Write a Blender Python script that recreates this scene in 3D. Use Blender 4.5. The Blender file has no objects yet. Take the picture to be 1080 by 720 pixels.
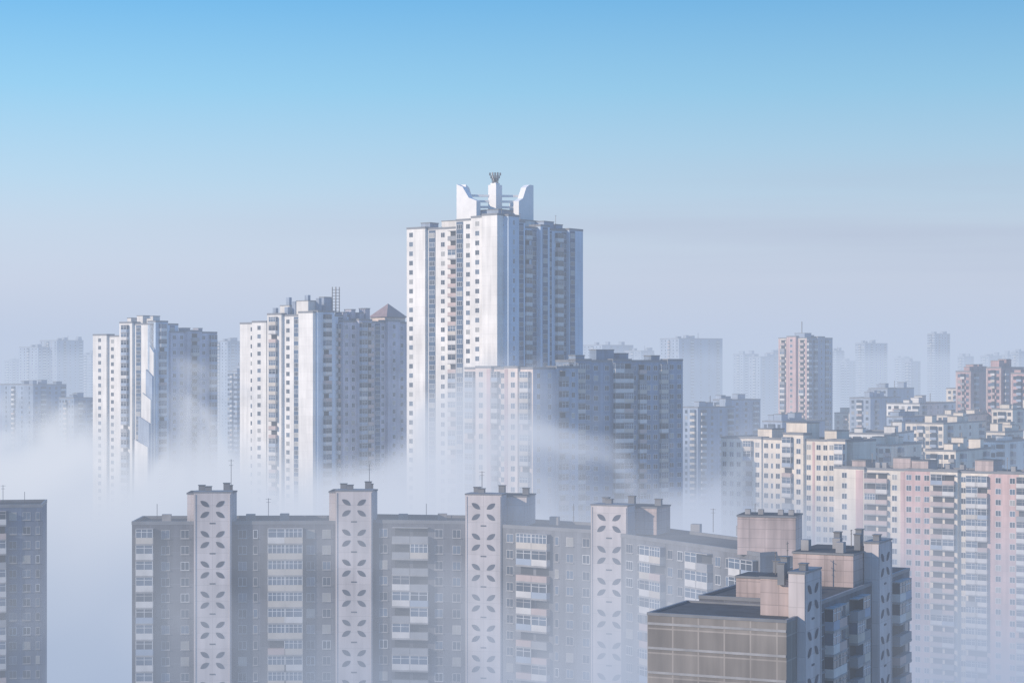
import bpy, math, random
from mathutils import Vector, Matrix
random.seed(7)
scene = bpy.context.scene
col = scene.collection
FL = 2100.0
H = 75.0
FH = 2.8
GZ = -20.0      # street level (heights are measured from a datum above it)

# ------------------------------------------------------------------ materials
MATS = {}
def new_mat(name):
    m = bpy.data.materials.new(name); m.use_nodes = True
    MATS[name] = m
    nt = m.node_tree
    b = nt.nodes["Principled BSDF"]
    return m, nt, b

def wall_mat(name, c, var=0.06, seam=0.72, pw=3.2, ph=2.8, dirt=0.35, rough=0.85, mort=0.05):
    m, nt, b = new_mat(name)
    N, L = nt.nodes, nt.links
    uv = N.new("ShaderNodeUVMap")
    br = N.new("ShaderNodeTexBrick")
    br.offset = 0.0; br.squash = 1.0
    br.inputs["Scale"].default_value = 1.0
    br.inputs["Brick Width"].default_value = pw
    br.inputs["Row Height"].default_value = ph
    br.inputs["Mortar Size"].default_value = mort
    br.inputs["Mortar Smooth"].default_value = 0.3
    br.inputs["Bias"].default_value = 0.0
    br.inputs["Color1"].default_value = (*[x*(1-var) for x in c], 1)
    br.inputs["Color2"].default_value = (*[min(1, x*(1+var)) for x in c], 1)
    br.inputs["Mortar"].default_value = (*[x*seam for x in c], 1)
    L.new(uv.outputs[0], br.inputs["Vector"])
    geo = N.new("ShaderNodeNewGeometry")
    mp = N.new("ShaderNodeMapping"); mp.inputs["Scale"].default_value = (0.9, 0.9, 0.08)
    L.new(geo.outputs["Position"], mp.inputs[0])
    n1 = N.new("ShaderNodeTexNoise"); n1.inputs["Scale"].default_value = 0.9; n1.inputs["Detail"].default_value = 4
    L.new(mp.outputs[0], n1.inputs["Vector"])
    n2 = N.new("ShaderNodeTexNoise"); n2.inputs["Scale"].default_value = 0.12; n2.inputs["Detail"].default_value = 3
    L.new(geo.outputs["Position"], n2.inputs["Vector"])
    ad = N.new("ShaderNodeMath"); ad.operation = 'ADD'
    L.new(n1.outputs["Fac"], ad.inputs[0]); L.new(n2.outputs["Fac"], ad.inputs[1])
    mr = N.new("ShaderNodeMapRange")
    mr.inputs[1].default_value = 0.7; mr.inputs[2].default_value = 1.3
    mr.inputs[3].default_value = 1-dirt; mr.inputs[4].default_value = 1.08
    L.new(ad.outputs[0], mr.inputs[0])
    mx = N.new("ShaderNodeVectorMath"); mx.operation = 'SCALE'
    L.new(br.outputs["Color"], mx.inputs[0]); L.new(mr.outputs[0], mx.inputs["Scale"])
    L.new(mx.outputs[0], b.inputs["Base Color"])
    b.inputs["Roughness"].default_value = rough
    b.inputs["Specular IOR Level"].default_value = 0.2
    return m

def plain_mat(name, c, rough=0.7, noise=0.15, spec=0.3, metal=0.0):
    m, nt, b = new_mat(name)
    N, L = nt.nodes, nt.links
    geo = N.new("ShaderNodeNewGeometry")
    n2 = N.new("ShaderNodeTexNoise"); n2.inputs["Scale"].default_value = 0.5; n2.inputs["Detail"].default_value = 4
    L.new(geo.outputs["Position"], n2.inputs["Vector"])
    mr = N.new("ShaderNodeMapRange")
    mr.inputs[1].default_value = 0.3; mr.inputs[2].default_value = 0.7
    mr.inputs[3].default_value = 1-noise; mr.inputs[4].default_value = 1+noise
    L.new(n2.outputs["Fac"], mr.inputs[0])
    mx = N.new("ShaderNodeVectorMath"); mx.operation = 'SCALE'
    mx.inputs[0].default_value = c
    L.new(mr.outputs[0], mx.inputs["Scale"]); L.new(mx.outputs[0], b.inputs["Base Color"])
    b.inputs["Roughness"].default_value = rough
    b.inputs["Specular IOR Level"].default_value = spec
    b.inputs["Metallic"].default_value = metal
    return m

wall_mat("panel_slate", (0.135, 0.143, 0.170), 0.14, 1.35, dirt=.45)
wall_mat("panel_grey", (0.19, 0.20, 0.225), 0.09, 0.8, dirt=.45)
wall_mat("panel_navy", (0.11, 0.145, 0.215), 0.10, 1.4)
wall_mat("panel_pale", (0.58, 0.53, 0.53), 0.05, 0.8, dirt=.28)
wall_mat("panel_brown", (0.235, 0.215, 0.20), 0.16, 1.5, 3.1, 2.8, dirt=.35, mort=.10)
wall_mat("panel_pink", (0.54, 0.44, 0.42), 0.10, 0.7, 2.4, 1.4, dirt=.5)
wall_mat("panel_white", (0.74, 0.72, 0.69), 0.03, 0.88, dirt=0.22)
wall_mat("panel_white_shade", (0.48, 0.58, 0.70), 0.04, 0.85, dirt=0.2)  # bluer than the white panels: shade of sunless faces put into the colour
wall_mat("panel_rose", (0.44, 0.45, 0.54), 0.06, 0.85)
wall_mat("panel_cream", (0.72, 0.65, 0.56), 0.05, 0.82, dirt=0.25)
wall_mat("panel_peach", (0.72, 0.61, 0.55), 0.06, 0.82, dirt=0.22)
wall_mat("panel_red", (0.47, 0.32, 0.32), 0.08, 0.9)
wall_mat("panel_blush", (0.60, 0.42, 0.40), 0.06, 0.9)
wall_mat("panel_blue", (0.23, 0.30, 0.41), 0.08, 0.8)
wall_mat("panel_glassblue", (0.08, 0.13, 0.21), 0.08, 0.8)
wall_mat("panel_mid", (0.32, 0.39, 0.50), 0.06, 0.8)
plain_mat("bitumen", (0.045, 0.047, 0.053), 0.9, 0.35)
plain_mat("coping", (0.17, 0.18, 0.20), 0.6, 0.15)
plain_mat("frame_white", (0.60, 0.61, 0.62), 0.5, 0.08)
plain_mat("frame_worn", (0.36, 0.35, 0.35), 0.6, 0.3)
plain_mat("concrete", (0.30, 0.30, 0.31), 0.85, 0.2)
plain_mat("glass_dark", (0.03, 0.045, 0.07), 0.12, 0.2, 0.5)
plain_mat("glass_sky", (0.08, 0.12, 0.18), 0.10, 0.2, 0.6)  # bluish tint stands in for sky mirrored in the panes
plain_mat("glass_curtain", (0.28, 0.28, 0.27), 0.3, 0.1, 0.5)
plain_mat("parapet_white", (0.56, 0.55, 0.54), 0.7, 0.12)
plain_mat("parapet_blue", (0.28, 0.34, 0.43), 0.7, 0.08)
plain_mat("parapet_cream", (0.48, 0.44, 0.39), 0.7, 0.1)
plain_mat("parapet_grey", (0.26, 0.27, 0.29), 0.8, 0.1)
plain_mat("parapet_rose", (0.44, 0.35, 0.33), 0.7, 0.1)
plain_mat("petal_dark", (0.045, 0.055, 0.085), 0.7, 0.1)
plain_mat("steel", (0.15, 0.15, 0.16), 0.5, 0.1, 0.5, 0.6)
plain_mat("recess_shade", (0.04, 0.045, 0.055), 0.9, 0.1)  # painted shade for open balconies
plain_mat("crown_white", (0.74, 0.74, 0.74), 0.6, 0.05)
plain_mat("roof_russet", (0.27, 0.19, 0.185), 0.7, 0.15)

# ------------------------------------------------------------------ mesh builder
class MB:
    def __init__(s): s.v=[]; s.f=[]; s.m=[]; s.uv=[]
    def face(s, pts, mat, uvs=None):
        i=len(s.v); s.v += [Vector(p) for p in pts]
        s.f.append(tuple(range(i, i+len(pts)))); s.m.append(mat)
        s.uv.append(uvs if uvs else [(p[0], p[2]) for p in pts])
    def box(s, M, x0,x1,y0,y1,z0,z1, mat, skip="", top=None):
        F = {"f":[(x0,y0,z0),(x1,y0,z0),(x1,y0,z1),(x0,y0,z1)],
             "b":[(x1,y1,z0),(x0,y1,z0),(x0,y1,z1),(x1,y1,z1)],
             "l":[(x0,y1,z0),(x0,y0,z0),(x0,y0,z1),(x0,y1,z1)],
             "r":[(x1,y0,z0),(x1,y1,z0),(x1,y1,z1),(x1,y0,z1)],
             "t":[(x0,y0,z1),(x1,y0,z1),(x1,y1,z1),(x0,y1,z1)],
             "u":[(x0,y1,z0),(x1,y1,z0),(x1,y0,z0),(x0,y0,z0)]}
        for k,p in F.items():
            if k in skip: continue
            if k in "fb": uv=[(a[0],a[2]) for a in p]
            elif k in "lr": uv=[(a[1],a[2]) for a in p]
            else: uv=[(a[0],a[1]) for a in p]
            s.face([M@Vector(a) for a in p], (top if (k=="t" and top) else mat), uv)
    def slab(s, M, prof, y0, y1, mat):
        """extrude an x-z outline (counter-clockwise seen from -y) between y0 and y1"""
        s.face([M@Vector((x,y0,z)) for x,z in prof],mat)
        s.face([M@Vector((x,y1,z)) for x,z in prof[::-1]],mat)
        n=len(prof)
        for i in range(n):
            (a,b),(c,d)=prof[i],prof[(i+1)%n]
            s.face([M@Vector(q) for q in ((a,y0,b),(a,y1,b),(c,y1,d),(c,y0,d))],mat)
    def merge(s, o, M):
        b=len(s.v); s.v += [M@v for v in o.v]
        s.f += [tuple(i+b for i in f) for f in o.f]; s.m += o.m; s.uv += o.uv
    def mesh(s, name, off=Vector((0,0,0))):
        me=bpy.data.meshes.new(name)
        me.from_pydata([tuple(v-off) for v in s.v], [], s.f)
        names=[]; 
        for n in s.m:
            if n not in names: names.append(n)
        for n in names: me.materials.append(MATS[n])
        idx={n:i for i,n in enumerate(names)}
        me.polygons.foreach_set("material_index",[idx[n] for n in s.m])
        ul=me.uv_layers.new(name="UVMap")
        flat=[]
        for u in s.uv:
            for a in u: flat += [a[0],a[1]]
        ul.data.foreach_set("uv",flat)
        me.update()
        return me

I4 = Matrix.Identity(4)
TPL={}
def tpl_window(w,h,var,lod):
    k=("window",w,h,var,lod)
    if k in TPL: return k
    g=["glass_dark","glass_dark","glass_sky","glass_curtain","glass_dark"][var]
    fr="frame_white" if (lod>0 or var==4) else "frame_worn"
    b=MB()
    if lod>=2:
        b.face([(-w/2,-.05,0),(w/2,-.05,0),(w/2,-.05,h),(-w/2,-.05,h)], g)
    else:
        b.box(I4,-w/2,w/2,-.05,.02,0,h,fr,skip="b")
        n=3 if w>1.9 else (2 if w>.9 else 1)
        mg=.09; pw=(w-mg*(n+1))/n
        for i in range(n):
            x0=-w/2+mg+i*(pw+mg)
            zt=h-mg
            b.face([(x0,-.06,mg),(x0+pw,-.06,mg),(x0+pw,-.06,zt),(x0,-.06,zt)], g)
        if lod==0:
            b.box(I4,-w/2-.08,w/2+.08,-.22,0,-.09,0,"concrete",skip="b")
    TPL[k]=[b,None]; return k
def tpl_balcony(w,var,lod):
    k=("balcony",w,var,lod)
    if k in TPL: return k
    pm=["parapet_white","parapet_white","parapet_blue","parapet_cream","parapet_grey","parapet_rose"][var%6]
    glz=(var%8)!=5 and var!=4
    gm="glass_sky" if var%3==0 else "glass_dark"
    b=MB(); d=1.1
    b.box(I4,-w/2,w/2,-d,0,0,1.05,pm,skip="bu")
    if glz:
        b.box(I4,-w/2+.05,w/2-.05,-d+.05,0,1.05,2.5,gm,skip="bu")
    else:
        b.face([(-w/2+.3,-.04,1.05),(w/2-.3,-.04,1.05),(w/2-.3,-.04,2.4),(-w/2+.3,-.04,2.4)],"recess_shade")  # flat dark sheet painted for the shade inside an open balcony
    if lod<2:
        b.box(I4,-w/2-.04,w/2+.04,-d-.05,0,-.14,0,"concrete",skip="b")
        b.box(I4,-w/2-.02,w/2+.02,-d-.02,0,2.5,2.64,"concrete",skip="b")
        if glz:
            fr="frame_white" if var!=1 else "frame_worn"
            n=max(2,int(w/1.1)) if var!=3 else max(3,int(w/.8))
            for i in range(n+1):
                x=-w/2+.05+i*(w-.1)/n
                b.box(I4,x-.05,x+.05,-d+.01,-d+.05,1.06,2.5,fr,skip="btu")
            b.box(I4,-w/2+.05,w/2-.05,-d+.0,-d+.05,1.98,2.06,fr,skip="b")
    TPL[k]=[b,None]; return k
def leaf(b, cx, cz, ang, ln, hw, mat, y=-.05, lo=.8):
    pts=[]
    n=7
    for i in range(n):
        t=i/(n-1); pts.append((-ln/2+ln*t, -hw*math.sin(math.pi*t)**.8))
    for i in range(1,n-1):
        t=1-i/(n-1); pts.append((-ln/2+ln*t, hw*lo*math.sin(math.pi*t)**.8))
    c,s=math.cos(ang),math.sin(ang)
    b.face([(cx+p[0]*c-p[1]*s, y, cz+p[0]*s+p[1]*c) for p in pts], mat)
OH=5.3
def tpl_ornament():
    k=("ornament",)
    if k in TPL: return k
    b=MB(); cz=OH/2
    # four curved petals round an open centre, plain band between motifs
    for sx in (-1,1):
        for sz in (-1,1):
            a=math.atan2(sz*.85, sx*1.25)
            leaf(b, sx*1.35, cz+sz*.95, a, 1.85, .44, "petal_dark", lo=.9)
    b.box(I4,-.5,.5,-.05,0,.08,.30,"petal_dark",skip="b")
    b.box(I4,-3.1,-2.95,-.12,0,0,OH,"panel_pale",skip="b")
    b.box(I4,2.95,3.1,-.12,0,0,OH,"panel_pale",skip="b")
    TPL[k]=[b,None]; return k
def tpl_mesh(k):
    t=TPL[k]
    if t[1] is None: t[1]=t[0].mesh(k[0])
    return t[1]

def frame(p0,p1):
    d=Vector((p1[0]-p0[0],p1[1]-p0[1],0)); L=d.length; d.normalize()
    n=Vector((-d.y,d.x,0))
    M=Matrix(((d.x,n.x,0,p0[0]),(d.y,n.y,0,p0[1]),(0,0,1,0),(0,0,0,1)))
    return M,L
def at(b,d): return Vector((b/FL*d, d))      # image pixels right of centre, projected out to the given distance
W={'w':3.2,'W':3.9,'s':2.0,'b':3.6,'B':6.9,'.':1.6,'_':3.5,'p':1.4,'r':1.4,'g':3.0}

class Building:
    def __init__(s,name,label,cat,base,group=None,lod=1):
        s.name=name; s.base=Vector((base[0],base[1],GZ)); s.lod=lod
        s.root=bpy.data.objects.new(name,None); col.objects.link(s.root)
        s.root.empty_display_size=5; s.root.location=s.base
        s.root["label"]=label; s.root["category"]=cat
        if group: s.root["group"]=group
        s.wall=MB(); s.items={}; s.roof=MB(); s.panel=MB()
        s.T=Matrix.Translation(-s.base)
    def prism(s,poly,z1,mat,parapet=.5,roofmat="bitumen"):
        n=len(poly); u=0; z0=GZ
        for i in range(n):
            a=poly[i]; b=poly[(i+1)%n]; L=(Vector(b[:2])-Vector(a[:2])).length
            s.wall.face([(a[0],a[1],z0),(b[0],b[1],z0),(b[0],b[1],z1),(a[0],a[1],z1)],mat,
                        [(u,z0),(u+L,z0),(u+L,z1),(u,z1)]); u+=L
            if parapet:
                M,LL=frame(a,b)
                s.roof.box(M,-.06,LL-.31,-.06,.30,z1-.12,z1+parapet,"coping")
        s.roof.face([(p[0],p[1],z1) for p in poly],roofmat,[(p[0],p[1]) for p in poly])
    def put(s,key,M):
        s.items.setdefault(key[0],[]).append((key,M))
    def pattern(s,p0,p1,ztop,pat,proj=0):
        """fill a facade with a repeating storey pattern"""
        if not pat: return
        M,L=frame(p0,p1)
        tot=sum(W[c] for c in pat); k=L/tot
        nf=int((ztop-GZ-3)/FH)
        x=0
        lod=s.lod
        for ci,c in enumerate(pat):
            cx=x+W[c]*k/2; x+=W[c]*k
            stackvar=random.randrange(6)
            for f in range(nf):
                z=ztop-.55-FH*(f+1)
                if c in "wWsg":
                    w={'w':1.5,'W':2.1,'s':.8,'g':2.1}[c]
                    r=random.random(); v=0 if r<.45 else (2 if r<.75 else (3 if r<.9 else 4))
                    s.put(tpl_window(w,1.5,v,lod),M@Matrix.Translation((cx,-proj-(.09 if c=='g' else 0),z+.8)))
                elif c in "bB":
                    w={'b':3.0,'B':3.2}[c]
                    xs=[cx] if c=='b' else [cx-1.63*min(1,k*1.02),cx+1.63*min(1,k*1.02)]
                    if c=='b': w=min(3.0,round(W[c]*k*.9,1))
                    for q in xs:
                        v=stackvar if random.random()<(.35 if lod==0 else .6) else random.randrange(6)
                        s.put(tpl_balcony(w,v,lod),M@Matrix.Translation((q,-proj,z)))
            if c in "prg":
                mm={'p':"panel_pink",'r':"panel_blush",'g':"panel_glassblue"}[c]
                hw=1.25 if c=='g' else .55*k
                s.panel.box(M,cx-hw,cx+hw,-proj-.08,-proj+.02,GZ+.5,ztop-.3,mm,skip="b")
    def sections(s,p0,p1,ztop,secs,mat,inset=3.0):
        """articulated facade: secs = (share, projection, extra height, pattern, mat)"""
        M,L=frame(p0,p1); tot=sum(a[0] for a in secs); x=0
        for (sh,pr,dz,pat,mm) in secs:
            l=L*sh/tot; a=x; b=x+l; x=b
            if pr>0:
                c=[M@Vector(q) for q in ((a,-pr,0),(b,-pr,0),(b,inset,0),(a,inset,0))]
                s.prism(c,ztop+dz,mm or mat)
                s.pattern(c[0],c[1],ztop+dz,pat)
            else:
                q0=M@Vector((a,0,0)); q1=M@Vector((b,0,0))
                s.pattern(q0,q1,ztop,pat)
    def corner(s,px0,pxc,px1,ztop,d,deg,mat,patL,patR,matR=None):  # sides and near corner come as image pixel offsets from centre
        th=math.radians(deg); C=at(pxc,d); t0=px0/FL; t1=px1/FL
        L1=(C.x-t0*C.y)/(math.cos(th)+t0*math.sin(th))
        L2=(t1*C.y-C.x)/(math.sin(th)-t1*math.cos(th))
        A=C+Vector((-math.cos(th),math.sin(th)))*L1
        B=C+Vector((math.sin(th),math.cos(th)))*L2
        D=A+(B-C)
        s.prism([A,C,B,D],ztop,mat)
        if isinstance(patL,str): s.pattern(A,C,ztop,patL)
        elif patL: s.sections(A,C,ztop,patL,mat)
        if matR:   # thin skin on the second face, its bluer colour painting in shade
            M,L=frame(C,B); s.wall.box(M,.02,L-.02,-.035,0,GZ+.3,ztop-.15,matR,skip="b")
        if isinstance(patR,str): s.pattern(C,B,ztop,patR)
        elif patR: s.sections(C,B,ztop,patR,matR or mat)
        return A,C,B,D
    def part(s,name,mb,label=None,stuff=False,base=None):
        off=Vector(base) if base is not None else s.base
        o=bpy.data.objects.new(name,mb.mesh(name,off)); col.objects.link(o)
        o.parent=s.root; o.location=off-s.base
        if label: o["label"]=label
        if stuff: o["kind"]="stuff"
        return o
    def boxpart(s,name,M,x0,x1,y0,y1,z0,z1,mat,top="bitumen",cap=True):
        b=MB(); b.box(M,x0,x1,y0,y1,z0,z1,mat,skip="u",top=top)
        if cap:
            b.box(M,x0-.12,x1+.12,y0-.12,y1+.12,z1+.003,z1+.25,"coping",top=top)
        c=M@Vector(((x0+x1)/2,(y0+y1)/2,z0))
        return s.part(name,b,base=c)
    def mast(s,M,x,y,z,h,arms=0,r=.045,name="antenna"):
        b=MB(); b.box(M,x-r,x+r,y-r,y+r,z,z+h,"steel")
        for i in range(arms):
            zz=z+h*(.95-.14*i); l=.5-.12*i
            b.box(M,x-l,x+l,y-r*.6,y+r*.6,zz,zz+.05,"steel")
        c=M@Vector((x,y,z)); s.part(name,b,base=c)
    def finish(s,cap=96,single=False):
        s.part("wall",s.wall)
        if s.roof.f: s.part("roof",s.roof)
        if s.panel.f: s.part("facade_panel",s.panel)
        for kind,lst in s.items.items():
            def score(it):
                p=it[1].translation; px=540+p.x/p.y*FL; py=385-(p.z-H)/p.y*FL
                ok = 0<px<1080 and py<715
                return (0 if ok else 1000)+p.y-1.5*p.z
            lst.sort(key=score)
            n=0 if single else cap
            for key,M in lst[:n]:
                o=bpy.data.objects.new(kind,tpl_mesh(key)); col.objects.link(o)
                o.parent=s.root; o.matrix_basis=s.T@M
            if lst[n:]:
                mb=MB()
                for key,M in lst[n:]: mb.merge(TPL[key][0],M)
                s.part(kind,mb,stuff=True)

# ------------------------------------------------------------------ foreground long block
Z=47.0
b=Building("apartment_building","long grey panel apartment block with leaf-patterned stair towers in mist","apartment building",(-20,350),lod=0)
pl=[Vector(p) for p in ((-67,351),(-27.8,352.5),(-4.6,348.5),(16.8,333),(37,297))]
D=13.0
def inward(p,q):
    d=(q-p).normalized(); return Vector((-d.y,d.x))
back=[]
for i,p in enumerate(pl):
    if i==0: n=inward(pl[0],pl[1])
    elif i==len(pl)-1: n=inward(pl[-2],pl[-1])
    else: n=(inward(pl[i-1],p)+inward(p,pl[i+1])).normalized()
    back.append(p+n*D)
for i in range(4):
    m=["panel_slate","panel_slate","panel_grey","panel_grey"][i]
    zt=Z+[0,0.25,-.15,-.4][i]
    b.prism([pl[i],pl[i+1],back[i+1],back[i]],zt,m)
def sub(p,q,a,c):
    M,L=frame(p,q); return (M@Vector((a,0,0))).xy,(M@Vector((L-c,0,0))).xy
def fill(p,q,a,c,pat,zt):
    u,v=sub(p,q,a,c); b.pattern(u,v,zt,pat)
AB=(pl[1]-pl[0]).length
fill(pl[0],pl[1],.4,AB-11,"bww",Z)
fill(pl[0],pl[1],18,3.6,"ws.Bww",Z)
fill(pl[1],pl[2],3.6,3.6,"wBww",Z+.25)
fill(pl[2],pl[3],3.6,3.6,"wBsww",Z-.15)
fill(pl[3],pl[4],3.6,.5,"WwBww.BwwB",Z-.4)
def stair_tower(bl,M,hx0,hx1,top,pal="panel_pale",hmat="panel_pale",proj=1.6,hd=9,roofz=47,wd=3.25,htop=None,dp=2.2):
    cb=MB(); cb.box(M,-wd,wd,-proj,dp,GZ,top,pal,top="bitumen")
    cb.box(M,-wd-.1,wd+.1,-proj-.1,dp+.1,top+.003,top+.22,"coping")
    bl.part("stair_tower",cb,base=M@Vector((0,0,GZ)))
    bl.boxpart("lift_housing",M,hx0,hx1,dp+.11,hd,roofz-.3,htop or top-.5,hmat)
    z=top-.25-OH
    MM=M@Matrix.Translation((0,-proj,0))
    while z>GZ:
        bl.put(tpl_ornament(),MM@Matrix.Translation((0,0,z))); z-=OH
    for (x,y,h) in ((-2.4,dp+1,1.0),(1.9,dp+2,1.3),(hx1-1,min(6.0,hd-.6),.8),(-1,dp-1.1,.9)):
        vb=MB(); vb.box(M,x-.55,x+.55,y-.4,y+.4,top-1.4,top+h,"coping",top="petal_dark")
        vb.box(M,x-.65,x+.65,y-.5,y+.5,top+h+.003,top+h+.12,"steel")
        bl.part("vent_stack",vb,base=M@Vector((x,y,top)))
def jframe(p,dirv):
    d=dirv.normalized(); return frame(p,p+d)[0]
M1=jframe(pl[0]+(pl[1]-pl[0]).normalized()*14.3,pl[1]-pl[0])
M2=jframe(pl[1],pl[2]-pl[0]); M3=jframe(pl[2],Vector((1,-.25))); M4=jframe(pl[3],Vector((1,-.45)))
stair_tower(b,M1,-4.9,3.2,52.6)
stair_tower(b,M2,-4.9,3.0,52.8)
stair_tower(b,M3,-2.6,6.8,52.4)
stair_tower(b,M4,-2.6,7.0,51.6,hmat="panel_pink")
Me=jframe(pl[4]+Vector((1.0,2)),Vector((1,-.3)))
b.boxpart("lift_housing",Me,-4.2,4.6,0,6.6,46.5,52.2,"panel_pink")
for x in (-3,-1,2,3.6): b.boxpart("vent_stack",Me,x-.4,x+.4,2,2.8,51.5,53.2,"concrete",cap=False)
for M,x,y,h in ((M1,2.6,5,6),(M2,2.0,5,5),(M3,-2,5,4),(M1,-11,8,3),(M1,9,8,4),(M2,12,8,3),(M3,14,8,3.5),(M4,15,8,4),(M4,22,9,5)):
    b.mast(M,x,y,47 if abs(x)>4 else 52.2,h,arms=2 if h>3.5 else 0)
for M,x,y in ((M1,-9,6),(M1,6,6),(M1,12,7),(M2,8,6),(M2,15,7),(M3,11,6),(M4,12,8),(M4,20,8)):
    b.boxpart("vent_stack",M,x-.8,x+.8,y-.6,y+.6,46.6,48.3,"concrete",top="coping",cap=False)
b.finish()

# ------------------------------------------------------------------ near block with gable
b=Building("apartment_building","grey-beige panel block with patterned stair towers and pink roof housings","apartment building",(36,250),lod=0)
G1=Vector((30.6,222.0)); ax=Vector((24,51)).normalized(); px_=Vector((-ax.y,ax.x))
G0=G1+px_*15.6; G2=G1+ax*56; G3=G0+ax*56
MR=frame(G1,G2)[0]
def rl(x,y): return (MR@Vector((x,y,0))).xy
# lower end wing with a visible flat roof, taller body behind
b.prism([rl(0,16.6),rl(0,0),rl(13.0,0),rl(13.0,16.6)],46.4,"panel_brown",parapet=.22)
b.prism([rl(13.0,15.0),rl(13.0,.0),rl(56,0),rl(56,15.0)],47.0,"panel_slate",parapet=.3)
b.pattern(*sub(G1,G2,12.6,22),47.0,"wBwwBw")
b.pattern(*sub(G1,G2,43.6,.4),47.0,"wBw")
# lighter concrete string courses across the gable
ML,LL=frame(rl(0,16.6),rl(0,0))
sb=MB()
for k in range(24):
    z=46.4-.9-FH*k
    if z<GZ+1: break
    sb.box(ML,.05,LL-.05,-.07,-.001,z-.28,z,"concrete",skip="b")
b.part("string_course",sb,base=ML@Vector((8,0,40)))
for sc,tp,hd,x0,ht in ((7.2,51.4,4.6,-2.4,50.6),(39.5,52.2,9.0,-8.0,51.0)):
    Mx=MR@Matrix.Translation((sc,0,0))
    stair_tower(b,Mx,x0,3.2,tp,pal="panel_pale",hmat="panel_pink",hd=hd,proj=.9,dp=1.0,htop=ht,roofz=46.3)
b.boxpart("lift_housing",MR@Matrix.Translation((48.5,0,0)),-3.5,2.5,3,8,46.8,50.2,"panel_blue")
b.boxpart("lift_housing",MR,15,20,7,11,46.8,49.4,"panel_pink")
for x,y in ((23,9),(25,6),(28,10),(32.5,3),(34,8),(38,5)):
    b.boxpart("vent_stack",MR,x-.6,x+.6,y-.5,y+.5,45.8,48.8 if x<30 else 52.6,"concrete",top="coping",cap=False)
b.mast(MR,26,8,47.0,6,3); b.mast(MR,7,3.5,50,3.5,2); b.mast(MR,41,4,50.5,3,2)
b.finish()

# ------------------------------------------------------------------ left edge block
b=Building("apartment_building","blue-grey panel apartment block rising out of fog","apartment building",(-115,395),lod=0)
p0=Vector((-140,381)); p1=Vector((-91.8,389)); inn=inward(p0,p1)
b.prism([p0,p1,p1+inn*14,p0+inn*14],47.4,"panel_navy")
b.pattern(p0,p1,47.4,"wwBww.wwBwwwBwws")
Mx=frame(p0,p1)[0]; b.boxpart("lift_housing",Mx,16,23,3,10,47.0,50.7,"panel_grey"); b.mast(Mx,41,5,47.4,4,2); b.mast(Mx,45,7,47.4,2.5)
b.finish()

# ------------------------------------------------------------------ central tower
b=Building("high_rise_tower","tall white residential tower with winged roof crown standing in fog","tower",(-5,600),lod=1)
SL=[(7,.9,.4,"w_",None),(8,0,0,"gw",None),(4,0,0,"b",None),(6,1.6,2.0,"gw",None),(4.5,2.2,2.6,"w",None),(5.5,3.0,3.0,"_",None)]
SR=[(5,1.8,2.8,"s",None),(4,.9,1.4,"g",None),(7,0,0,"bg",None),(4.5,1.2,.8,"g",None),(10,0,0,"g.bg",None),(7,1.0,.5,"g_",None)]
A,C,B,Dd=b.corner(-109,-9,72,115.3,576,37,"panel_white",SL,SR,"panel_white_shade")
cen=(A+B)/2
Mc=frame(C,B)[0]; 
Mt=Matrix.Translation((cen.x,cen.y,0))
Mr=Mt@Matrix.Rotation(math.radians(-37),4,'Z')
b.boxpart("roof_podium",Mr,-11.5,11.5,-11.5,11.5,115,118.2,"panel_white")
b.boxpart("roof_podium",Mr,-5.2,5.2,-5.2,5.2,118.5,121.4,"panel_mid")
# two chunky corner pylons, each an L of two thick walls with tops sloping inwards
def fin_prof(L): return [(0,118.5),(L,118.5),(L,124.2),(L*.62,125.2),(L*.3,128.6),(0,129.5)]
for k in (0,1):
    Mk=Mr@Matrix.Rotation(math.pi*k,4,'Z')@Matrix.Translation((-8.3,-8.3,0))
    fb=MB()
    fb.slab(Mk,fin_prof(7.6),0,2.0,"crown_white")
    Mq=Mk@Matrix.Rotation(math.radians(90),4,'Z')
    pr=[(a+2.02,z) for a,z in fin_prof(5.4)]
    fb.slab(Mq,pr,-2.0,-.0,"crown_white")
    b.part("crown_pylon",fb,base=Mk@Vector((0,0,118.5)))
rb=MB()
Mb=Mt@Matrix.Rotation(math.radians(8),4,'Z')
for z in (122.4,124.1,125.8):
    rb.box(Mb,-9.2,-1.2,-.3,.3,z,z+.65,"crown_white"); rb.box(Mb,1.2,9.2,-.3,.3,z,z+.65,"crown_white")
b.part("crown_bar",rb,base=Mt@Vector((0,0,123)))
pb=MB()
pb.box(Mr,-1.5,1.5,-1.5,1.5,118,129.4,"crown_white")
pb.box(Mr,-1.0,1.0,-1.0,1.0,129.4,130.0,"crown_white")
b.part("central_pylon",pb,base=Mt@Vector((0,0,118)))
cb=MB()
cb.box(Mt,-.25,.25,-.25,.25,130.0,133.2,"steel")
for k in range(6):
    Mk=Mt@Matrix.Rotation(math.radians(60*k),4,'Z')
    for i in range(4):
        r=.5+.36*i; z=130.1+.5*i+(.25*i*i*.3)
        cb.box(Mk,r-.28,r+.22,-.16,.16,z,z+.85,"steel")
cb.box(Mt,-1.0,1.0,-1.0,1.0,130.0,130.4,"steel")
b.part("crown_finial",cb,base=Mt@Vector((0,0,130.0)))
for (s0,s1,y0,zz) in ((2,6,3,117.8),(24,29,3,118),(31,35,4,117.5)):
    b.boxpart("lift_housing",Mc,s0,s1,y0,y0+4,115.2,zz,"panel_mid")
Ma=frame(A,C)[0]; b.boxpart("lift_housing",Ma,1.5,5,4,8,115.2,117.6,"panel_mid")
for x,h in ((3,3),(12,2.5),(30,3)): b.mast(Mc,x,3,115.3,h+2,1)
b.finish()

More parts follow.
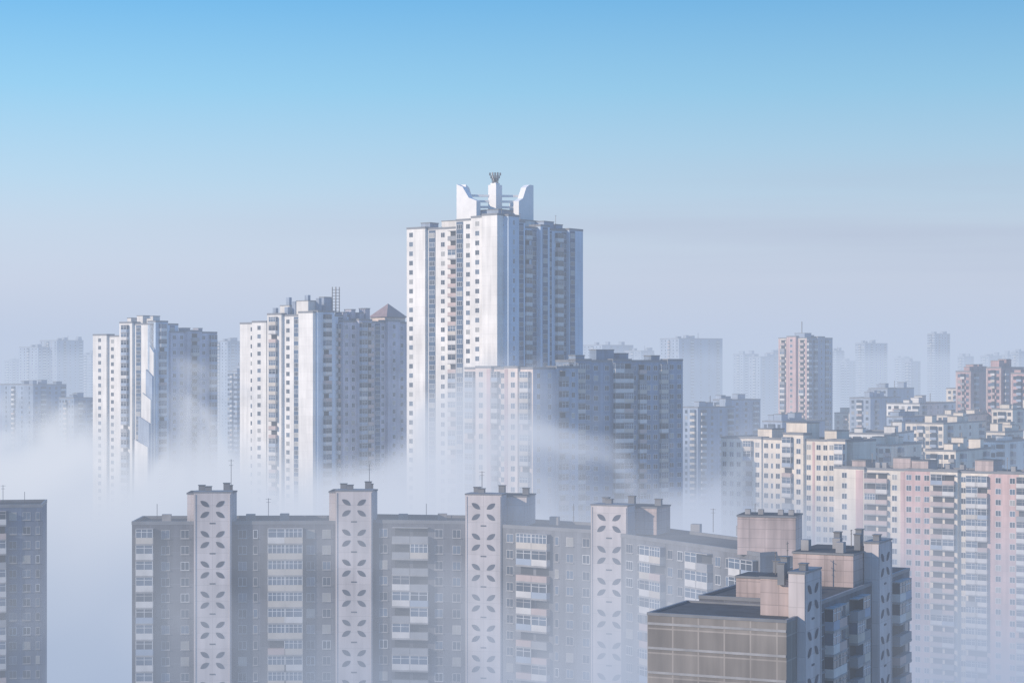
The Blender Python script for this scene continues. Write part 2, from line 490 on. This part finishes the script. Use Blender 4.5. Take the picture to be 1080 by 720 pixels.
# ------------------------------------------------------------------ blocks in front of the tower
b=Building("apartment_building","sunlit cream-pink stepped apartment block half sunk in fog at tower foot","apartment building",(5,540),lod=1)
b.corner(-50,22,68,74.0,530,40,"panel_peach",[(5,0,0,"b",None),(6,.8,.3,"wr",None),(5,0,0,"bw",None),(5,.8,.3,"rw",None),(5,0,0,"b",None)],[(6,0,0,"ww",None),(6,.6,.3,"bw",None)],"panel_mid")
b.finish()
b=Building("apartment_building","wide flat-topped blue-grey apartment slab with balcony stacks in mist","apartment building",(40,560),lod=1)
A,C,B,Dd=b.corner(46,66,179,76.0,552,58,"panel_blue","wb",[(5,.5,.3,"bw",None),(7,0,0,"ww",None),(6,.5,.3,"B",None),(7,0,0,"wbw",None),(5,0,0,"wb",None),(5,.5,.3,"ww",None)])
Mx=frame(C,B)[0]
for s0,s1,zz in ((2,5,77.6),(9,15,79.2),(17,20,78.2),(28,31,77.6)): b.boxpart("lift_housing",Mx,s0,s1,2.5,6,75.8,zz,"panel_blue")
b.finish()

# ------------------------------------------------------------------ mid-left cluster
b=Building("apartment_building","white apartment complex with peaked roof and lattice mast above fog","apartment building",(-60,650),lod=1)
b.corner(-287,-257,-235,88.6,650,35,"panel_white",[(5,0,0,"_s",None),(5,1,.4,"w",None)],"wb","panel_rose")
A,C,B,Dd=b.corner(-256,-207,-172,90.8,634,35,"panel_white",[(4,1,.5,"b",None),(5,0,0,"wg",None),(4,1.4,.9,"_",None)],[(4,.9,1.2,"b",None),(4,0,0,"g",None)],"panel_white_shade")
A2,C2,B2,D2=b.corner(-212,-178,-104,89.0,642,38,"panel_rose","bwb",[(4,0,0,"ww",None),(4,1.2,.6,"bb",None),(5,0,0,"wgw",None),(4,1,.5,"w",None),(5,0,0,"ww",None)])
Mx=frame(A,C)[0]; My,Ly=frame(C2,B2)
b.boxpart("lift_housing",Mx,2,6,3,8,90.6,94.2,"panel_white")
b.boxpart("lift_housing",Mx,9,14,3,9,90.6,95.6,"panel_white")
b.boxpart("lift_housing",Mx,11,13,12,16,90.6,97.0,"panel_mid")
for x,y,h in ((0,3,3),(4,5,6.4),(7.5,4,5),(8.5,9,4),(15,7,6),(6,2,3.2),(12,5,7)):
    b.boxpart("vent_stack",Mx,x-.7,x+.7,y-.6,y+.6,90.6,90.6+h,"panel_mid",cap=False)
for x,h in ((2,3),(6,4),(10,3),(13,4.5)): b.boxpart("lift_housing",My,x,x+2,2,5,88.8,89+h,"panel_rose")
t0=Ly*.64; t1=t0+9.4; tm=(t0+t1)/2
b.boxpart("roof_turret",My,t0,t1,1,8,88.9,90.7,"panel_peach",cap=True)
pb=MB(); base=[My@Vector(q) for q in ((t0-.6,.4,91.0),(t1+.6,.4,91.0),(t1+.6,8.6,91.0),(t0-.6,8.6,91.0))]; ap=My@Vector((tm,4.5,95.6))
for i in range(4): pb.face([base[i],base[(i+1)%4],ap],"roof_russet")
b.part("pyramid_roof",pb,base=My@Vector((tm,4.5,91.0)))
lb=MB()
for sx in (-1,1):
    for sy in (-1,1): lb.box(My,4+sx*.8-.12,4+sx*.8+.12,7+sy*.8-.12,7+sy*.8+.12,89,100.5,"steel")
for i in range(11):
    z=89.5+i
    lb.box(My,3.0,5.0,6.1,6.2,z,z+.14,"steel"); lb.box(My,3.0,5.0,7.8,7.9,z,z+.14,"steel")
b.part("lattice_mast",lb,base=My@Vector((4,7,89)))
b.finish()

# ------------------------------------------------------------------ far-left tower cluster
b=Building("apartment_building","white apartment tower with rose wing and stepped angular bays","apartment building",(-125,730),lod=1)
b.corner(-440,-408,-392,85.6,735,35,"panel_white",[(5,1,.5,"w",None),(6,0,0,"w_",None)],"b","panel_white_shade")
A,C,B,Dd=b.corner(-412,-378,-352,89.8,722,35,"panel_white",[(4,1,.6,"b",None),(6,0,0,"g_",None)],[(4,1,.9,"b",None),(4,0,0,"g",None)],"panel_white_shade")
A2,C2,B2,D2=b.corner(-372,-360,-311,87.0,728,40,"panel_rose","w",[(4,0,0,"ww",None),(4,1.2,.5,"b",None),(5,0,0,"wb",None)])
Mx,Lx=frame(A,C); My=frame(C2,B2)[0]; Mz,Lz=frame(C,B)
for x,y,w,h in ((1,2,2,2.4),(5,3,3,3.2),(9,4,2.2,2.2),(12,3,1.2,3)): b.boxpart("lift_housing",Mx,x,x+w,y,y+3.5,89.6,89.8+h,"panel_white")
for x,w in ((2,2),(8,3),(15,2)): b.boxpart("lift_housing",My,x,x+w,2,5,86.8,88.6,"panel_rose")
fb=MB()
for i in range(5):          # bays stepping down and outwards like a staircase of wedges
    x1_=Lx+1.6; x0_=Lx-1.2-1.15*i; zt=82-8.5*i; y_=-1.6-.75*i
    fb.slab(Mx,[(x0_,GZ+.2),(x1_,GZ+.2),(x1_,zt-2.5),(x0_+.8,zt)],y_,y_+.72,"panel_white" if i%2==0 else "panel_mid")
b.part("stepped_wedge_bay",fb,base=Mx@Vector((Lx,-3,0)))
b.finish()

# ------------------------------------------------------------------ right rows
b=Building("apartment_building","cream apartment block with small windows and raised stair bays","apartment building",(80,560),lod=1)
q0=Vector((60.0,571)); q1=Vector((91,541)); inn=inward(q0,q1)
b.prism([q0,q1,q1+inn*14,q0+inn*14],54.2,"panel_cream")
b.sections(q0,q1,54.2,[(9,0,0,"www.",None),(6,.6,.15,"bw",None),(8,0,0,"wsw.",None),(7,1.0,1.6,"bw",None),(8,0,0,"wrww",None),(6,.8,.15,"wb",None)],"panel_cream")
Mx=frame(q0,q1)[0]
for s0,s1,h in ((10,15,2.6),(20,27,4.6),(33,37,2.6)): b.boxpart("lift_housing",Mx,s0,s1,4,10,54.0,54.2+h,"panel_cream")
b.finish()
b=Building("apartment_building","long cream and pink striped apartment block with glazed balconies","apartment building",(115,515),lod=1)
q0=Vector((87.2,537)); q1=Vector((152,491)); inn=inward(q0,q1)
b.prism([q0,q1,q1+inn*14,q0+inn*14],47.2,"panel_cream")
b.sections(q0,q1,47.2,[(7,.8,.1,"wr",None),(9,0,0,"Bwr",None),(6,.3,.08,"www","panel_blush"),(6,1.1,.15,"B",None),(7,0,0,"wBr",None),(6,.3,.08,"ww","panel_blush"),(6,.9,.12,"Bw",None),(8,0,0,"rwBr",None),(8,.8,.1,"wwb","panel_blush")],"panel_cream")
Mx=frame(q0,q1)[0]
for s0,s1,h in ((3,7,2.0),(15,20,3.0),(20.3,25,2.4),(38,43,3.0),(54,60,3.0)): b.boxpart("lift_housing",Mx,s0,s1,4,10,47.0,47.2+h,"panel_pink")
for x in (10,12,30,34,48): b.boxpart("vent_stack",Mx,x-.6,x+.6,5,6.2,47.0,48.9,"concrete",cap=False)
for x in (8,28,46): b.mast(Mx,x,6,47.2,4,2,.07)
b.finish()

# pink tower
b=Building("high_rise_tower","slender red-striped residential tower with mast on its roof","tower",(145,1010),lod=1)
A,C,B,Dd=b.corner(281,311,338,88.5,1000,42,"panel_cream",[(4,0,0,"rbr",None),(4,1.2,.8,"rwr","panel_blush"),(4,0,0,"rbr",None)],[(4,0,0,"bwb",None),(3,1,.6,"w",None),(4,0,0,"bw",None)],"panel_mid")
Mx=frame(C,B)[0]
b.boxpart("lift_housing",Mx,1,7,2,8,88.4,91.0,"panel_mid"); b.boxpart("lift_housing",Mx,8,11,3,8,88.4,90,"panel_mid"); b.mast(Mx,3,5,91,6,2,.18)
b.finish()

# ------------------------------------------------------------------ distant blocks
def far(px0,pxc,px1,ytop,d,deg,mat,patL="wwbww",patR="wbwwb",label="hazy panel apartment block seen through mist",hous=2,lod=2):
    z=H+(385-ytop)/FL*d  # roof height projected from its image row
    c=at(pxc,d)
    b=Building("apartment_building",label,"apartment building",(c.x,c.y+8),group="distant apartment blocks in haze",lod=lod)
    A,C,B,Dd=b.corner(px0,pxc,px1,z,d,deg,mat,patL,patR)
    M,L=frame(A,C); M2_,L2=frame(C,B)
    for i in range(hous):
        w=random.uniform(2.5,5); s=random.uniform(0,max(.5,L2-w)); h=random.uniform(1.6,4)
        b.boxpart("lift_housing",M2_,s,s+w,2+i*.3,6+i*.3,z-.3,z+h,mat)
    s=random.uniform(0,max(.5,L-4)); b.boxpart("lift_housing",M,s,s+3,3,7,z-.3,z+random.uniform(1.5,3),mat)
    if random.random()<.5: b.mast(M2_,L2*.5,4,z,random.uniform(3,6),0,.15)
    b.finish(single=True)
F=far
LW="white apartment block with dark windows in haze"; LR="rose-brown apartment block in haze"; LB="blue-grey apartment block silhouette in haze"
LC="sunlit cream apartment block among crowded rooftops"
# behind the right rows
F(352,400,424,458,700,25,"panel_white","wbwwbw","bw",LW,2)
F(415,455,500,447,760,35,"panel_cream","wwbwbw","bwwb",LW,3)
F(480,520,560,466,690,35,"panel_white","wbwwb","bwb",LW,2)
F(395,430,468,426,930,35,"panel_white","wbwwb","bwwbw",LW,3)
F(356,378,410,420,1000,38,"panel_mid","wbw","bww",LB)
F(458,480,508,410,1000,40,"panel_cream","wbw","bwb",LW,2)
F(468,484,512,392,920,42,"panel_red","pwbwp","bwb",LR,3)
F(500,516,540,388,870,42,"panel_red","pwbwp","bwb",LR,3)
F(526,545,590,394,830,42,"panel_red","pwbwp","bwbwb",LR,2)
F(506,528,566,432,790,38,"panel_cream","wbw","bwb",LC,2)
F(395,412,440,440,830,40,"panel_mid","wb","bwb",LB)
F(448,470,520,438,850,38,"panel_cream","wbw","bwbw",LW)
F(372,400,432,470,650,35,"panel_cream","wbwb","bw",LC,2)
F(436,468,505,476,620,35,"panel_cream","wbwwb","bwb",LC,3)
F(340,356,376,436,1010,40,"panel_cream","wb","bw",LC,2)
F(376,396,424,410,1100,38,"panel_mid","wbw","bw",LB,2)
F(500,520,548,456,720,36,"panel_cream","wbw","bwb",LC,3)
F(425,440,458,432,960,38,"panel_cream","wb","bwb",LC,3)
F(180,196,235,430,900,50,"panel_mid","wb","bwwb",LB,3)
F(212,222,262,422,940,55,"panel_mid","wb","bwwb",LB,2)
F(264,285,330,445,830,45,"panel_mid","wbw","bww",LB,2)
# far skyline
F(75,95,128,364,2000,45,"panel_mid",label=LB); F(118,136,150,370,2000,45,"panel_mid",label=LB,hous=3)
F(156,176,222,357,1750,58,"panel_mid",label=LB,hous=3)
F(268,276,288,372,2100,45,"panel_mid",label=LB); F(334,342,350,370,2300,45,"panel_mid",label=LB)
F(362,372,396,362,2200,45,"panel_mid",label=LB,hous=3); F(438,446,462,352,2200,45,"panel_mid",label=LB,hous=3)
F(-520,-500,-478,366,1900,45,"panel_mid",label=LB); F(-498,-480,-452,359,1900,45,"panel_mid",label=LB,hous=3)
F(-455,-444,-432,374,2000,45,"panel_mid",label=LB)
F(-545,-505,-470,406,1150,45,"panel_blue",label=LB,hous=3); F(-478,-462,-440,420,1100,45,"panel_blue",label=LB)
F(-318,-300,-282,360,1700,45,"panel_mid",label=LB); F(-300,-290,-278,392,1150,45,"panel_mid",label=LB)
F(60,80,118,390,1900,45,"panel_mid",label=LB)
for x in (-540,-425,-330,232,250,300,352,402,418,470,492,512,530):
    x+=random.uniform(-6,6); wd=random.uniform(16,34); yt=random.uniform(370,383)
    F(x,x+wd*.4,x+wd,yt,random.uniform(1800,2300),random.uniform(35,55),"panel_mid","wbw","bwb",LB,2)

# ------------------------------------------------------------------ ground
gb=MB(); S=30000
m,nt,bs=new_mat("ground_mat")
geo=nt.nodes.new("ShaderNodeNewGeometry"); ns=nt.nodes.new("ShaderNodeTexNoise"); ns.inputs["Scale"].default_value=.02; ns.inputs["Detail"].default_value=6
nt.links.new(geo.outputs["Position"],ns.inputs["Vector"])
cr=nt.nodes.new("ShaderNodeValToRGB"); cr.color_ramp.elements[0].color=(.04,.06,.03,1); cr.color_ramp.elements[1].color=(.09,.09,.09,1)
cr.color_ramp.elements[0].position=.42; cr.color_ramp.elements[1].position=.56
nt.links.new(ns.outputs["Fac"],cr.inputs[0]); nt.links.new(cr.outputs[0],bs.inputs["Base Color"]); bs.inputs["Roughness"].default_value=.95
gb.face([(-S,-S,GZ),(S,-S,GZ),(S,S,GZ),(-S,S,GZ)],"ground_mat")
g=bpy.data.objects.new("ground",gb.mesh("ground")); col.objects.link(g); g["kind"]="structure"

# ------------------------------------------------------------------ haze (even) and fog bank (uneven) volumes, self-glowing in place of scattered daylight
def mknodes(name):
    fm=bpy.data.materials.new(name); fm.use_nodes=True; MATS[name]=fm
    nt=fm.node_tree; nt.nodes.clear()
    return fm,nt,nt.nodes,nt.links
fm,nt,N,L=mknodes("haze")
out=N.new("ShaderNodeOutputMaterial")
HZ=.00058; HC=(.525,.61,.775)
ab=N.new("ShaderNodeVolumeAbsorption"); ab.inputs["Color"].default_value=(0,0,0,1); ab.inputs["Density"].default_value=HZ
em=N.new("ShaderNodeEmission"); em.inputs["Color"].default_value=(*HC,1); em.inputs["Strength"].default_value=HZ  # haze glows by itself, standing in for scattered light
add=N.new("ShaderNodeAddShader"); L.new(ab.outputs[0],add.inputs[0]); L.new(em.outputs[0],add.inputs[1]); L.new(add.outputs[0],out.inputs["Volume"])
hb=MB(); hb.box(I4,-4000,4000,-300,6000,GZ-3,165,"haze")
ho=bpy.data.objects.new("haze",hb.mesh("haze")); col.objects.link(ho); ho["kind"]="structure"

fm,nt,N,L=mknodes("fog")
out=N.new("ShaderNodeOutputMaterial")
tc=N.new("ShaderNodeNewGeometry"); sp=N.new("ShaderNodeSeparateXYZ"); L.new(tc.outputs["Position"],sp.inputs[0])
X,Y,Zs=sp.outputs
def mth(op,a,b_=None,c=None):
    n=N.new("ShaderNodeMath"); n.operation=op
    for i,q in enumerate((a,b_,c)):
        if q is None: continue
        if isinstance(q,(int,float)): n.inputs[i].default_value=q
        else: L.new(q,n.inputs[i])
    return n.outputs[0]
def mrange(v,a,b_,c,d,smooth=True):
    n=N.new("ShaderNodeMapRange"); n.interpolation_type='SMOOTHSTEP' if smooth else 'LINEAR'
    L.new(v,n.inputs[0])
    for i,q in enumerate((a,b_,c,d)): n.inputs[i+1].default_value=q
    return n.outputs[0]
mp=N.new("ShaderNodeMapping"); mp.inputs["Scale"].default_value=(1,.5,.9); mp.inputs["Location"].default_value=(40,10,0); L.new(tc.outputs["Position"],mp.inputs[0])
no=N.new("ShaderNodeTexNoise"); no.inputs["Scale"].default_value=.023; no.inputs["Detail"].default_value=3; no.inputs["Roughness"].default_value=.55
no.inputs["Distortion"].default_value=.8
L.new(mp.outputs[0],no.inputs["Vector"])
nz=mth('SUBTRACT',no.outputs["Fac"],.5)
dx=mth('DIVIDE',mth('ADD',X,12),40.); dy=mth('DIVIDE',mth('SUBTRACT',Y,508),65.)
gau=mth('EXPONENT',mth('MULTIPLY',mth('ADD',mth('MULTIPLY',dx,dx),mth('MULTIPLY',dy,dy)),-1.))
top=mth('ADD',mth('MULTIPLY_ADD',nz,180.,38.),mth('MULTIPLY',gau,32.))
top=mth('SUBTRACT',top,mrange(Y,780,1000,0,20))
S_=mrange(mth('SUBTRACT',top,Zs),-6,30,0,1)
K=mrange(Y,350,440,.0008,.025)
K=mth('MULTIPLY',K,mrange(nz,-.1,.14,.28,1.5))
Kx=mth('MULTIPLY',K,mrange(X,34,78,1,.05))
# drifting mist in front of the long slab and between the rows
wisp=mth('MULTIPLY',mrange(nz,-.06,.12,.0060,.048),mrange(Zs,-4,56,1,0,False))
ddx=mth('DIVIDE',mth('SUBTRACT',X,6),34.)
wisp=mth('MULTIPLY',wisp,mth('ADD',mth('MULTIPLY',mth('EXPONENT',mth('MULTIPLY',mth('MULTIPLY',ddx,ddx),-1.)),.85),.45))
wisp=mth('MULTIPLY',wisp,mrange(Y,240,292,.03,1))
wisp=mth('MULTIPLY',wisp,mrange(Y,400,470,1,.10))
low_=mrange(Zs,GZ,8,.009,0)
bank=mth('ADD',mth('ADD',mth('MULTIPLY',Kx,S_),wisp),low_)
bank=mth('ADD',bank,mrange(Y,950,1700,0,.0013))
dens=mth('MULTIPLY',bank,mrange(Zs,76,92,1,0))
def mix(f,a,b_):
    n=N.new("ShaderNodeMix"); n.data_type='RGBA'
    L.new(f,n.inputs[0])
    for i,q in ((6,a),(7,b_)):
        if isinstance(q,tuple): n.inputs[i].default_value=(*q,1)
        else: L.new(q,n.inputs[i])
    return n.outputs[2]
low=mix(mrange(X,-120,80,0,1),(.36,.45,.62),(.32,.41,.60))  # low fog darker: shade deep in the bank put into the colour
hi=mix(mrange(X,-200,90,0,1),(.80,.83,.90),(.56,.62,.77))  # upper fog brighter towards the sun: sunlight put into the colour
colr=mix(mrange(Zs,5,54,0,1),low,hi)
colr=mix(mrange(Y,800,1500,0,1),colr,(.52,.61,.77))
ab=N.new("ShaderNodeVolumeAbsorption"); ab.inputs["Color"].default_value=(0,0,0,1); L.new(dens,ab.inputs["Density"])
em=N.new("ShaderNodeEmission"); L.new(colr,em.inputs["Color"]); L.new(dens,em.inputs["Strength"])  # fog glow replaces light scattered by the droplets
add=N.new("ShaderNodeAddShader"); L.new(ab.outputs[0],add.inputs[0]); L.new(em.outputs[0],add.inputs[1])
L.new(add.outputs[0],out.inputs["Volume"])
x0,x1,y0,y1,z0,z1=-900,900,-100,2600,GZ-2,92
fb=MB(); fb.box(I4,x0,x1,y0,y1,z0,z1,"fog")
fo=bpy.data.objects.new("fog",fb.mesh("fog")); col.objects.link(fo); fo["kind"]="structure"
avg=((x1-x0)+(y1-y0)+(z1-z0))/3*.1
fm.cycles.volume_step_rate=34.0/avg

# ------------------------------------------------------------------ world, sun, camera
w=bpy.data.worlds.new("World"); scene.world=w; w.use_nodes=True
nt=w.node_tree; N=nt.nodes; L=nt.links; N.clear()
EL=math.radians(21); saz=Vector((-1,-.5)).normalized()
sky=N.new("ShaderNodeTexSky"); sky.sky_type='NISHITA'; sky.sun_disc=False
sky.sun_elevation=EL; sky.sun_rotation=math.atan2(saz.x,saz.y)
bg1=N.new("ShaderNodeBackground"); bg1.inputs[1].default_value=.06; L.new(sky.outputs[0],bg1.inputs[0])
tcw=N.new("ShaderNodeTexCoord"); spw=N.new("ShaderNodeSeparateXYZ"); L.new(tcw.outputs["Generated"],spw.inputs[0])
rm=N.new("ShaderNodeValToRGB"); e=rm.color_ramp
mpr=N.new("ShaderNodeMapRange"); mpr.inputs[1].default_value=0; mpr.inputs[2].default_value=.4; L.new(spw.outputs[2],mpr.inputs[0]); L.new(mpr.outputs[0],rm.inputs[0])
e.elements[0].position=0; e.elements[0].color=(.68,.69,.79,1)
e.elements[1].position=1; e.elements[1].color=(.05,.30,.82,1)
for p,c in ((.10,(.70,.74,.83)),(.17,(.59,.74,.86)),(.23,(.44,.72,.90)),(.34,(.21,.62,.91)),(.46,(.05,.44,.85))):
    q=e.elements.new(p); q.color=(*c,1)
# thin uneven mauve stratus near the horizon, stronger away from the sun
mpw=N.new("ShaderNodeMapping"); mpw.inputs["Scale"].default_value=(1.6,1.6,34); L.new(tcw.outputs["Generated"],mpw.inputs[0])
nw=N.new("ShaderNodeTexNoise"); nw.inputs["Scale"].default_value=1.2; nw.inputs["Detail"].default_value=4; L.new(mpw.outputs[0],nw.inputs["Vector"])
def wr(v,a,b_,c,d):
    n=N.new("ShaderNodeMapRange"); n.interpolation_type='SMOOTHSTEP'; L.new(v,n.inputs[0])
    for i,q in enumerate((a,b_,c,d)): n.inputs[i+1].default_value=q
    return n.outputs[0]
def wm(a,b_):
    n=N.new("ShaderNodeMath"); n.operation='MULTIPLY'; L.new(a,n.inputs[0]); L.new(b_,n.inputs[1]); return n.outputs[0]
f=wm(wm(wr(nw.outputs["Fac"],.36,.72,0,.6),wr(spw.outputs[2],.02,.055,0,1)),wm(wr(spw.outputs[2],.07,.11,1,0),wr(spw.outputs[0],-.25,.2,.12,1)))
mc=N.new("ShaderNodeMix"); mc.data_type='RGBA'; L.new(f,mc.inputs[0]); L.new(rm.outputs[0],mc.inputs[6]); mc.inputs[7].default_value=(.44,.47,.63,1)
mxx=wr(spw.outputs[0],-.35,.3,1.16,.94)
bg2=N.new("ShaderNodeBackground"); L.new(mxx,bg2.inputs[1]); L.new(mc.outputs[2],bg2.inputs[0])
ms=N.new("ShaderNodeMixShader"); ms.inputs[0].default_value=.88; L.new(bg1.outputs[0],ms.inputs[1]); L.new(bg2.outputs[0],ms.inputs[2])
wo=N.new("ShaderNodeOutputWorld"); L.new(ms.outputs[0],wo.inputs[0])
sd=bpy.data.lights.new("sun",'SUN'); sd.energy=4.9; sd.angle=math.radians(.5); sd.color=(1,.83,.66)
so=bpy.data.objects.new("sun",sd); col.objects.link(so)
dirv=Vector((saz.x*math.cos(EL),saz.y*math.cos(EL),math.sin(EL)))
so.rotation_euler=dirv.to_track_quat('Z','Y').to_euler(); so.location=(-300,0,300)
cd=bpy.data.cameras.new("camera"); cd.lens=70; cd.sensor_width=36; cd.clip_end=60000; cd.clip_start=.5; cd.shift_y=25/1080
co=bpy.data.objects.new("camera",cd); col.objects.link(co); co.location=(0,0,H); co.rotation_euler=(math.radians(90),0,0)
scene.camera=co
scene.view_settings.view_transform='Standard'; scene.view_settings.look='None'; scene.view_settings.exposure=0
